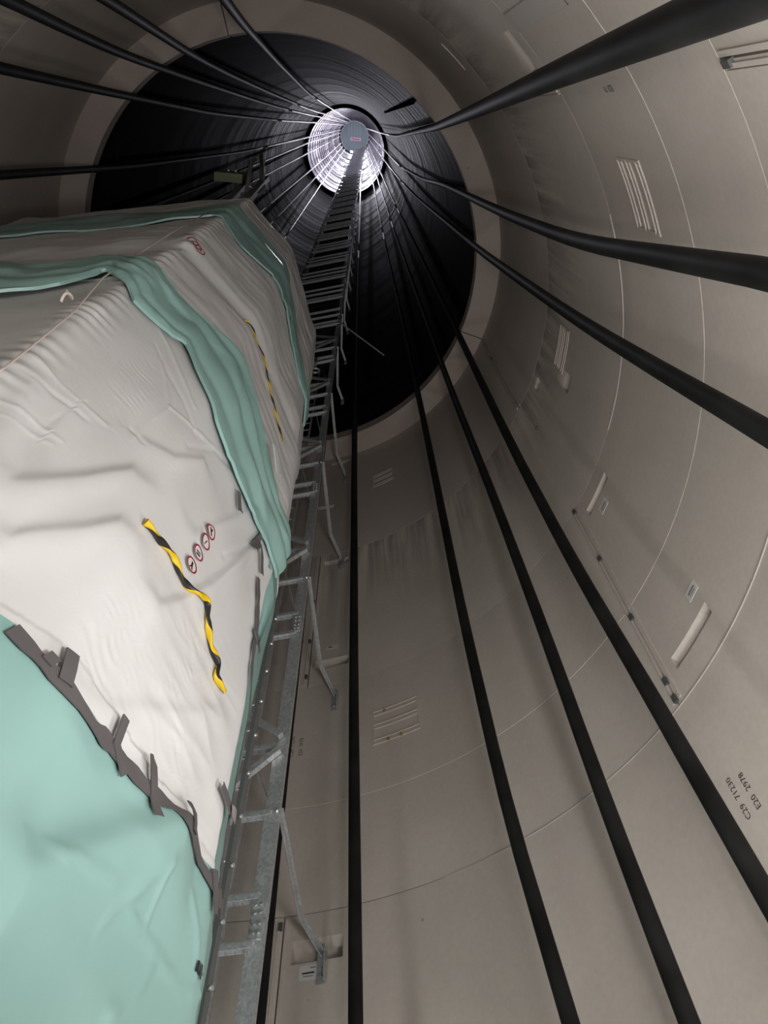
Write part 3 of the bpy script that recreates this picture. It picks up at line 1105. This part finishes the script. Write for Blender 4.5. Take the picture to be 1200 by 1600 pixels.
FOLDS = [
    fold([(0, 770), (60, 764), (130, 752), (200, 738)], 0.020, 0.16, 0.07), fold([(0, 852), (60, 845), (120, 838), (175, 826)], 0.018, 0.14, 0.06),
    fold([(225, 700), (265, 722), (310, 720)], 0.012, 0.10, 0.04), fold([(232, 955), (275, 942), (330, 918), (392, 852)], 0.020, 0.14, 0.05),
    fold([(300, 836), (345, 820), (390, 800)], 0.010, 0.1, 0.05), fold([(95, 1090), (150, 1112), (230, 1125), (335, 1118)], 0.012, 0.14, 0.06),
    fold([(0, 1358), (60, 1345), (120, 1335), (180, 1328), (258, 1300)], 0.055, 0.22, 0.09), fold([(100, 1175), (150, 1212), (205, 1222)], 0.012, 0.12, 0.05),
]


def detail(s, h):
    d = 0.0
    for p, amp, w, x0, x1, y0, y1 in LINES:
        if x0 < s < x1 and y0 < h < y1:
            e = abs(seg_dist(s, h, p) + 0.012 * vnoise(s * 9, h * 9, 6.0)) / w
            if e < 3:
                d += 0.6 * amp * math.exp(-e * e) * (0.6 + 0.8 * abs(vnoise(s * 5, h * 5, 3.0)))
    for xs, ys, amp, lo, hi in FOLDS:
        if xs[0] - 0.2 < s < xs[-1] + 0.2:
            t = h - float(np.interp(s, xs, ys)) + 0.05 * vnoise(s * 2.6, amp * 300, 1.0) + 0.02 * vnoise(s * 7, amp * 500, 2.0)
            t *= 0.85 + 0.4 * vnoise(s * 1.7, amp * 700, 5.0)
            if -0.6 < t < 0.3:
                m = min(1.0, (s - xs[0] + 0.2) / 0.2, (xs[-1] + 0.2 - s) / 0.2)
                d += amp * m * (math.exp(-(t / lo) ** 2) if t < 0 else math.exp(-(t / hi) ** 2))
    return d


PATCH = [sheet_hit(*p) + w for p, w in (((215, 600), (0.10, 0.35)), ((185, 1060), (0.12, 0.22)), ((290, 1040), (0.10, 0.30)), ((150, 1000), (0.1, 0.2)), ((250, 1180), (0.1, 0.15)))]


def disp(s, h):
    """outward displacement of the wrapping"""
    d = 0.0
    # broad slack
    d += 0.030 * vnoise(s * 0.9, h * 0.9, 1.3) + 0.018 * vnoise(s * 2.3, h * 2.0, 4.1)
    # tier 1: soft sagging folds
    if h < 4.7:
        d += 0.006 * ridged(s * 3.0, h * 9.0, 2.0) * bump(s, h, S1 + 0.75, 2.1, 0.45, 0.5)
        for (ps, ph, ws, wh) in PATCH:
            d += 0.0022 * sin((h - ph) * 120 + (s - ps) * 50 + 9 * vnoise(s * 6, h * 6)) * max(0.0, 0.3 + 1.5 * vnoise(s * 11, h * 9, 8.0)) * bump(s, h, ps, ph, ws, wh)
        # gathered creases along the far corner
        d += (0.004 + 0.004 * vnoise(h * 2.2, 7.0)) * sin(h * 55 + 6 * vnoise(h * 3, 0)) * math.exp(-((s - S0 - 0.02) / 0.09) ** 2)
        d += 0.012 * sin((s - S0) * 30 + h * 6) * bump(s, h, S0 + 0.12, 2.45, 0.22, 0.5)
    # skirt: large drapes
    if h < 1.7:
        d += 0.014 * vnoise(s * 1.6, h * 1.4, 9.0) + 0.010 * ridged(s * 1.1 + h * 0.9, h * 1.5 - s * 0.5, 12.0)
    # tier 2: two boxes with a groove between, tight creases near the edges
    if h > 4.6:
        d -= 0.055 * math.exp(-((h - 6.0) / 0.16) ** 2)
        d += 0.012 * sin((s - S0) * 8.0) * math.exp(-((h - 6.6) / 0.5) ** 2)
        d += 0.007 * ridged(s * 2.0, h * 6.0, 5.0)
        d += 0.010 * sin(h * 40) * math.exp(-((s - S0) / 0.06) ** 2)
    if h > 5:
        d -= 0.05 * min(1.0, (h - 5) / 3) * max(0.0, min(1.0, s - S1))
    else:
        d += detail(s, h)
    if h > 7.6:
        d -= 0.02
        d += 0.016 * ridged(s * 1.2, h * 5.0, 7.7)
    return d


def surf(s, h, off=0.0):
    p = per(s) + per_n(s) * (disp(s, h) + off)
    p.z = h + CZ
    return p


stack = empty('wrapped_equipment_stack', (-1.0, 0.0, 0.0))
tag(stack, 'tall stack of cabinets wrapped in white plastic sheet and green tarpaulin', 'wrapped equipment')


def interp_edge(px_list, extra_l=None, extra_r=None):
    pts = sorted(sheet_hit(*p) for p in px_list)
    ss = [p[0] for p in pts]; hs = [p[1] for p in pts]
    return lambda s: float(np.interp(s, ss, hs))


def skin(name, m, s0, s1, lo, hi, off, ns, nh, thick=0.006, wave=None, dense=None):
    mb = MB()
    P = []; Q = []
    ss = [s0 + (s1 - s0) * i / ns for i in range(ns + 1)]
    if dense:
        ss = [x for x in ss if x < dense[0] - 0.01 or x > dense[1] + 0.01] + list(np.linspace(*dense))
        ss.sort()
    for s in ss:
        s = float(s)
        a, b = lo(s), hi(s)
        row = []
        for j in range(nh + 1):
            v = j / nh
            h = a + (b - a) * v
            o = off + (wave(s, h, v) if wave else 0.0)
            row.append(surf(s, h, o))
        P.append(row)
        n = per_n(s)
        Q.append([p - n * thick for p in row])
    mb.grid(P, smooth=True)
    # turned-in rims give the sheet its thickness
    mb.grid([[r[0] for r in Q], [r[0] for r in P]], smooth=False, flip=True)
    mb.grid([[r[-1] for r in P], [r[-1] for r in Q]], smooth=False, flip=True)
    mb.grid([Q[0], P[0]], smooth=False); mb.grid([P[-1], Q[-1]], smooth=False)
    return mb.build(name, m, stack)


SEAM = interp_edge([(0, 990), (75, 1075), (150, 1165), (225, 1245), (275, 1315), (325, 1405)])
seam = lambda s: SEAM(s) if s > S0 + 0.3 else 1.56
# inner cabinet body that the wrapping covers
mb = MB()
inn = [(x * 0.93 if True else x, y * 0.93) for x, y in CORN]
n = len(inn)
vs = [Vector((x - 0.03, y + 0.02, 0.0)) for x, y in inn] + [Vector((x - 0.03, y + 0.02, 9.75 + CZ)) for x, y in inn]
mb.add(vs, [tuple(range(n))[::-1], tuple(range(n, 2 * n))] + [(i, (i + 1) % n, n + (i + 1) % n, n + i) for i in range(n)])
mb.build('cabinet_body', M_CAB, stack)

skin('green_skirt', M_GREEN, -1.0, S2 + 0.03, lambda s: -1.58, lambda s: seam(s) + 0.02, 0.028, 90, 150, dense=(S0 + 0.35, S2 + 0.02, 170))
skin('green_side_tarp', M_GREEN, S2 - 0.02, CS[6], lambda s: -1.58, lambda s: 4.55, 0.006, 60, 110)
skin('white_sheet_lower', M_SHEET, 0.0, S2 + 0.02, lambda s: seam(s) - 0.06, lambda s: 4.95, 0.018, 90, 300, dense=(S0 - 0.15, S2 + 0.01, 230))
skin('white_sheet_middle', M_SHEET, 0.0, CS[5], lambda s: 4.25, lambda s: 7.75, 0.012, 220, 130)
top_h = lambda s: 9.80 + 0.05 * vnoise(s * 1.5, 2.0) + (0.25 * vnoise(s * 1.1, 8.0) if s < S0 - 0.3 else 0.0)
skin('white_sheet_upper', M_SHEET, 0.0, CS[5], lambda s: 7.55, top_h, 0.008, 200, 90)
# lid of the upper sheet
mb = MB()
ring_pts = [surf(PER * i / 120, 9.78, 0.0) for i in range(120)]
cpt = Vector((-1.0, 0, 9.9 + CZ))
mb.add([cpt] + ring_pts, [(0, 1 + i, 1 + (i + 1) % 120) for i in range(120)], True)
mb.build('white_sheet_lid', M_SHEET, stack)

# green bands across the stack
B1U = interp_edge([(0, 428), (100, 430), (165, 415), (222, 418), (267, 470), (307, 506), (366, 573), (390, 656), (404, 711), (420, 785)])
B1L = interp_edge([(0, 473), (100, 455), (168, 436), (202, 476), (258, 533), (278, 546), (296, 589), (323, 661), (341, 716), (365, 770), (378, 802), (397, 835)])
B2L = interp_edge([(0, 378), (100, 365), (245, 350), (333, 340), (375, 392), (435, 454), (450, 521), (465, 592)])
B2U = interp_edge([(0, 360), (100, 346), (250, 334), (346, 325), (417, 383), (448, 425), (462, 508), (475, 587)])


def w1(s, h, v):
    return 0.02 * abs(sin(v * 9 + s * 1.2 + 1.5 * vnoise(s * 2, v * 2))) + 0.02 * ridged(s * 1.7, v * 2.5 + s * 0.8, 3.0) + 0.02 * sin(pi * v)


def w2(s, h, v):
    return 0.012 * abs(sin(v * 6 + s * 2)) + 0.012 * sin(pi * v)


skin('green_band', M_GREEN, 0.25, S2 + 0.06, B1L, lambda s: max(B1U(s), B1L(s) + 0.1), 0.045, 200, 34, 0.02, w1)
skin('green_band', M_GREEN, 0.0, S2 + 0.30, B2L, lambda s: max(B2U(s), B2L(s) + 0.1), 0.035, 180, 20, 0.02, w2)


# flaps of the lower band hanging past the right corner
def flap(left, right, d0, name='hanging_flap', m=M_GREEN, curl=0.03):
    ni, nj = 26, 8
    def along(pl, u):
        ys = np.linspace(0, 1, len(pl))
        return float(np.interp(u, ys, [p[0] for p in pl])), float(np.interp(u, ys, [p[1] for p in pl]))
    mb = MB(); P = []
    for i in range(ni + 1):
        u = i / ni
        l, r = along(left, u), along(right, u)
        row = []
        for j in range(nj + 1):
            v = j / nj
            x, y = l[0] + (r[0] - l[0]) * v, l[1] + (r[1] - l[1]) * v
            row.append(at_d(x, y, d0 + curl * sin(v * 7 + u * 3) - 0.02 * v))
        P.append(row)
    mb.grid(P, smooth=True)
    back = Vector((-0.25, 0.95, 0)).normalized() * 0.006
    Q = [[p + back for p in row] for row in P]
    mb.grid(Q, smooth=True, flip=True)
    mb.grid([[r[0] for r in Q], [r[0] for r in P]], flip=True); mb.grid([[r[-1] for r in P], [r[-1] for r in Q]], flip=True)
    mb.grid([Q[0], P[0]]); mb.grid([P[-1], Q[-1]])
    return mb.build(name, m, stack)


flap([(376, 795), (388, 818), (396, 838), (402, 850)], [(416, 770), (424, 805), (427, 835), (420, 862)], 2.66)
flap([(400, 842), (398, 870), (397, 905), (402, 940), (404, 968), (396, 1000)], [(418, 850), (424, 880), (427, 915), (428, 940), (421, 965), (404, 1008)], 2.70, curl=0.018)
flap([(402, 852), (408, 868), (413, 880)], [(414, 846), (422, 868), (424, 890)], 2.64, curl=0.01)
# dark panel edge with bolts at the right side of the stack
mb = MB(); p = Vector((0.797, 0.83, 0))
mb.box(p + Z * 2.9, Vector((0.012, -0.004, 0)), Vector((0.004, 0.03, 0)), Z * 2.85)
pe = mb.build('panel_edge', M_CAB, stack)
for k in range(14):
    mb = MB(); q = p + Z * (2.0 + 0.27 * k) + Vector((0.012, -0.02, 0))
    mb.tube([q, q + Vector((0.018, -0.012, 0))], 0.011, 6); mb.build('bolt', M_BOLT, pe)


# duct tape
def ribbon(pix, width, off, name='tape_strip', m=M_TAPE, jag=0.0, sh=None):
    sp = [sheet_hit(*p) for p in pix] if sh is None else sh
    pts = []
    for (s0, h0), (s1, h1) in zip(sp[:-1], sp[1:]):
        k = max(2, int(hypot(s1 - s0, h1 - h0) / 0.03))
        for i in range(k):
            pts.append((s0 + (s1 - s0) * i / k, h0 + (h1 - h0) * i / k))
    pts.append(sp[-1])
    mb = MB(); P = []
    for i, (s, h) in enumerate(pts):
        a = pts[max(i - 1, 0)]; b = pts[min(i + 1, len(pts) - 1)]
        ds, dh = b[0] - a[0], b[1] - a[1]
        ln = max(1e-6, hypot(ds, dh))
        ns_, nh_ = -dh / ln, ds / ln
        w = width * (1 + jag * vnoise(i * 0.35, width * 90, 3.3))
        P.append([surf(s + ns_ * w * k / 2, h + nh_ * w * k / 2, off) for k in (-1, -0.33, 0.33, 1)])
    mb.grid(P, smooth=True)
    n = per_n(pts[0][0]) * 0.006
    Q = [[p - n for p in r] for r in P]
    mb.grid([[r[0] for r in Q], [r[0] for r in P]], smooth=False); mb.grid([[r[-1] for r in P], [r[-1] for r in Q]], smooth=False)
    return mb.build(name, m, stack)


ribbon([(0, 998), (60, 1068), (85, 1100), (118, 1140), (150, 1170), (200, 1233), (240, 1268), (262, 1298), (290, 1338), (318, 1392), (327, 1420)], 0.055, 0.045, jag=0.9)
for seg_ in ([(90, 1032), (72, 1080)], [(170, 1128), (157, 1168), (166, 1218)], [(216, 1186), (211, 1235), (208, 1284)],
             [(270, 1260), (263, 1310)], [(317, 1362), (313, 1430)], [(332, 1230), (346, 1268)], [(392, 985), (398, 1020)],
             [(362, 772), (364, 803)], [(384, 858), (399, 840)], [(50, 1040), (62, 1055)]):
    ribbon(seg_, 0.042, 0.052)
ribbon([(398, 905), (397, 985), (388, 1060), (377, 1130), (360, 1210), (343, 1290), (322, 1395)], 0.03, 0.042, jag=0.8)
ribbon([(388, 862), (398, 850), (402, 900)], 0.035, 0.048, jag=0.6)
ribbon([(402, 704), (406, 725), (410, 748)], 0.07, 0.125, 'clear_patch', M_CLEAR)
ribbon([(345, 1268), (352, 1278)], 0.05, 0.06, 'tape_strip', mat('pale_grey_tape', (0.30, 0.27, 0.27), 0.5))
# printed prohibition signs
def decal(mb, s0, h0, pts, off, sc):
    mb.add([surf(s0 + x * sc, h0 + y * sc, off) for x, y in pts], [tuple(range(len(pts)))])


def sign(px, py, sc, icon, off=0.03):
    s0, h0 = sheet_hit(px, py)
    bg = MB(); decal(bg, s0, h0, [(cos(2 * pi * i / 24), sin(2 * pi * i / 24)) for i in range(24)], off, sc)
    o = bg.build('prohibition_sign', M_LABEL, stack)
    rg = MB()
    for i in range(28):
        a, b = 2 * pi * i / 28, 2 * pi * (i + 1) / 28
        decal(rg, s0, h0, [(0.8 * cos(a), 0.8 * sin(a)), (cos(a), sin(a)), (cos(b), sin(b)), (0.8 * cos(b), 0.8 * sin(b))], off + 0.003, sc)
    rg.build('red_ring', M_RED, o)
    ic = MB()
    for poly in icon:
        decal(ic, s0, h0, poly, off + 0.002, sc)
    ic.build('pictogram', M_BLACK, o)


ICONS = [
    [[(-.15, .55), (.15, .5), (.2, -.1), (-.1, -.1)], [(-.1, -.1), (.2, -.1), (.35, -.6), (.15, -.6)], [(-.1, -.1), (.05, -.1), (-.2, -.6), (-.35, -.6)]],
    [[(-.45, .1), (.4, .35), (.45, .15), (-.4, -.1)], [(-.4, -.25), (.45, 0), (.4, -.3), (-.3, -.5)]],
    [[(-.1, .2), (.25, .45), (.3, .25), (0, .05)], [(-.05, .1), (.1, .1), (0, -.5), (-.15, -.5)]],
    [[(-.5, .35), (-.35, .5), (.45, -.3), (.3, -.45)], [(-.1, .5), (.1, .5), (.15, .1), (-.1, .1)]],
]
for (x, y), ic in zip(((291, 885), (302, 866), (313, 849), (320, 834)), ICONS):
    sign(x, y, 0.046, ic, 0.034)
for k, ic in enumerate(ICONS):
    sign(294 + 5.5 * k, 372 + 7 * k, 0.052, ic, 0.025)
# small print on the skirt
mb = MB()
s0, h0 = sheet_hit(292, 1524)
for dx, w, hgt in ((-0.045, 0.006, 0.018), (-0.028, 0.006, 0.02), (-0.012, 0.006, 0.024), (0.002, 0.004, 0.006)):
    decal(mb, s0 + dx, h0, [(-w, -hgt), (w, -hgt), (w, hgt), (-w, hgt)], 0.036, 1.0)
mb.build('small_print', M_BLACK, stack)

# lifting gear on top of the stack, olive plates and shackles
lift = empty('lifting_frame', (-0.2, -0.3, 9.98 + CZ))
tag(lift, 'dim lifting gear with olive plate and posts above the wrapped stack', 'lifting gear')
zt = 9.98 + CZ
for a, b in (((-0.55, -1.2), (0.30, -0.65)), ((0.30, -0.65), (0.52, 0.30)), ((0.52, 0.30), (-0.8, 0.9)), ((-0.8, 0.9), (-0.55, -1.2))):
    mb = MB(); mb.bar(Vector((*a, zt + 0.05)), Vector((*b, zt + 0.05)), 0.12, 0.08, Z); mb.build('frame_beam', M_CAB, lift)
pc = at_h(362, 276, 11.4)
for px, py, hh in ((372, 292, 10.9), (404, 286, 11.2)):
    p = at_h(px, py, hh)
    mb = MB(); mb.bar(Vector((p.x, p.y + 0.12, zt)), Vector((p.x, p.y, p.z + 0.9)), 0.10, 0.07, Vector((1, 0, 0))); mb.build('post', M_CAB, lift)
mb = MB()
mb.box(pc, (0.20, 0.02, 0.02), (-0.01, 0.06, 0), (0.02, 0, 0.20))
pl = mb.build('olive_plate', M_OLIVE, lift)
for dx in (-0.06, 0.07):
    q = pc + Vector((dx, -0.06, 0.05 - dx))
    mb = MB(); mb.tube([q, q + Vector((0.01, -0.035, -0.01))], 0.022, 8); mb.build('bolt', M_BOLT, pl)
q0, q1, q2 = at_h(386, 300, 10.7), at_h(392, 252, 12.0), at_h(408, 242, 12.2)
mb = MB(); mb.tube([q0, q1, q2, at_h(412, 300, 11.4)], 0.035, 8); mb.build('hoop', M_CAB, lift)
mb = MB(); mb.bar(at_h(390, 298, 10.75), at_h(378, 303, 10.6), 0.05, 0.03); mb.build('link', M_BOLT, lift)
for px, py, hh, m in ((483, 586, 10.0, M_OLIVE), (490, 566, 10.3, M_CAB)):
    mb = MB(); p = at_h(px, py, hh); mb.box(p, (0.05, 0.01, 0), (-0.01, 0.05, 0), (0, 0, 0.13)); mb.build('olive_plate' if m is M_OLIVE else 'post', m, lift)
for px, py, hh in ((493, 579, 10.1), (390, 297, 10.9)):
    c = at_h(px, py, hh)
    pts = [c + Vector((0.06 * cos(a), 0.05 * sin(a), 0.05 * sin(a))) for a in np.linspace(0, 2 * pi, 17)]
    mb = MB(); mb.tube(pts, 0.013, 8, cap=False); mb.build('shackle', M_BOLT, lift)
mb = MB(); mb.bar(Vector((0.45, 0.2, zt + 0.1)), at_h(490, 572, 10.2), 0.05, 0.04); mb.build('arm', M_CAB, lift)


# striped ropes stuck on the sheet
def rope(pix, r, off, label):
    sp = [sheet_hit(*p) for p in pix]
    pts = []
    for i in range(len(sp) - 1):
        k = 14
        p0 = sp[max(i - 1, 0)]; p1 = sp[i]; p2 = sp[i + 1]; p3 = sp[min(i + 2, len(sp) - 1)]
        for j in range(k):
            t = j / k
            c = [0.5 * (2 * p1[d] + (p2[d] - p0[d]) * t + (2 * p0[d] - 5 * p1[d] + 4 * p2[d] - p3[d]) * t * t + (3 * p1[d] - p0[d] - 3 * p2[d] + p3[d]) * t ** 3) for d in (0, 1)]
            pts.append(surf(c[0], c[1], off))
    pts.append(surf(*sp[-1], off))
    mb = MB(); mb.ribbon_rope(pts, r * 1.15, r * 0.7, 0.28)
    o = mb.build('striped_rope', M_STRIPE)
    tag(o, label, 'rope', 'black and yellow striped ropes')
    return o


rope([(217, 820), (240, 848), (262, 872), (272, 900), (290, 928), (308, 945), (312, 975), (318, 1010), (330, 1040), (328, 1060), (341, 1082)], 0.0155, 0.036, 'black and yellow striped rope hanging on the lower white sheet')
rope([(389, 495), (402, 513), (407, 540), (416, 590), (426, 640), (437, 690)], 0.008, 0.022, 'thin black and yellow striped cord in the groove of the middle white sheet')

# pale string along the far edge of the stack
pts = []
for x, y in ((-20, 604), (0, 589), (40, 558), (112, 503), (165, 448), (222, 410), (280, 372), (330, 341)):
    s, h = sheet_hit(x, y)
    pts.append(surf(s, h, 0.07))
mb = MB(); mb.tube(pts, 0.005, 6)
st = mb.build('string', M_STRING)
tag(st, 'pale string stretched up the dark edge of the wrapped stack with a knot', 'string')
s, h = sheet_hit(113, 488)
c = surf(s, h, 0.08)
kn = [c + Vector((0.02 * cos(a * 2), 0.02 * sin(a * 3), 0.05 * sin(a))) for a in np.linspace(0, 2 * pi, 24)]
mb = MB(); mb.tube(kn, 0.008, 6, cap=False)
mb.build('knot', M_STRING, st)
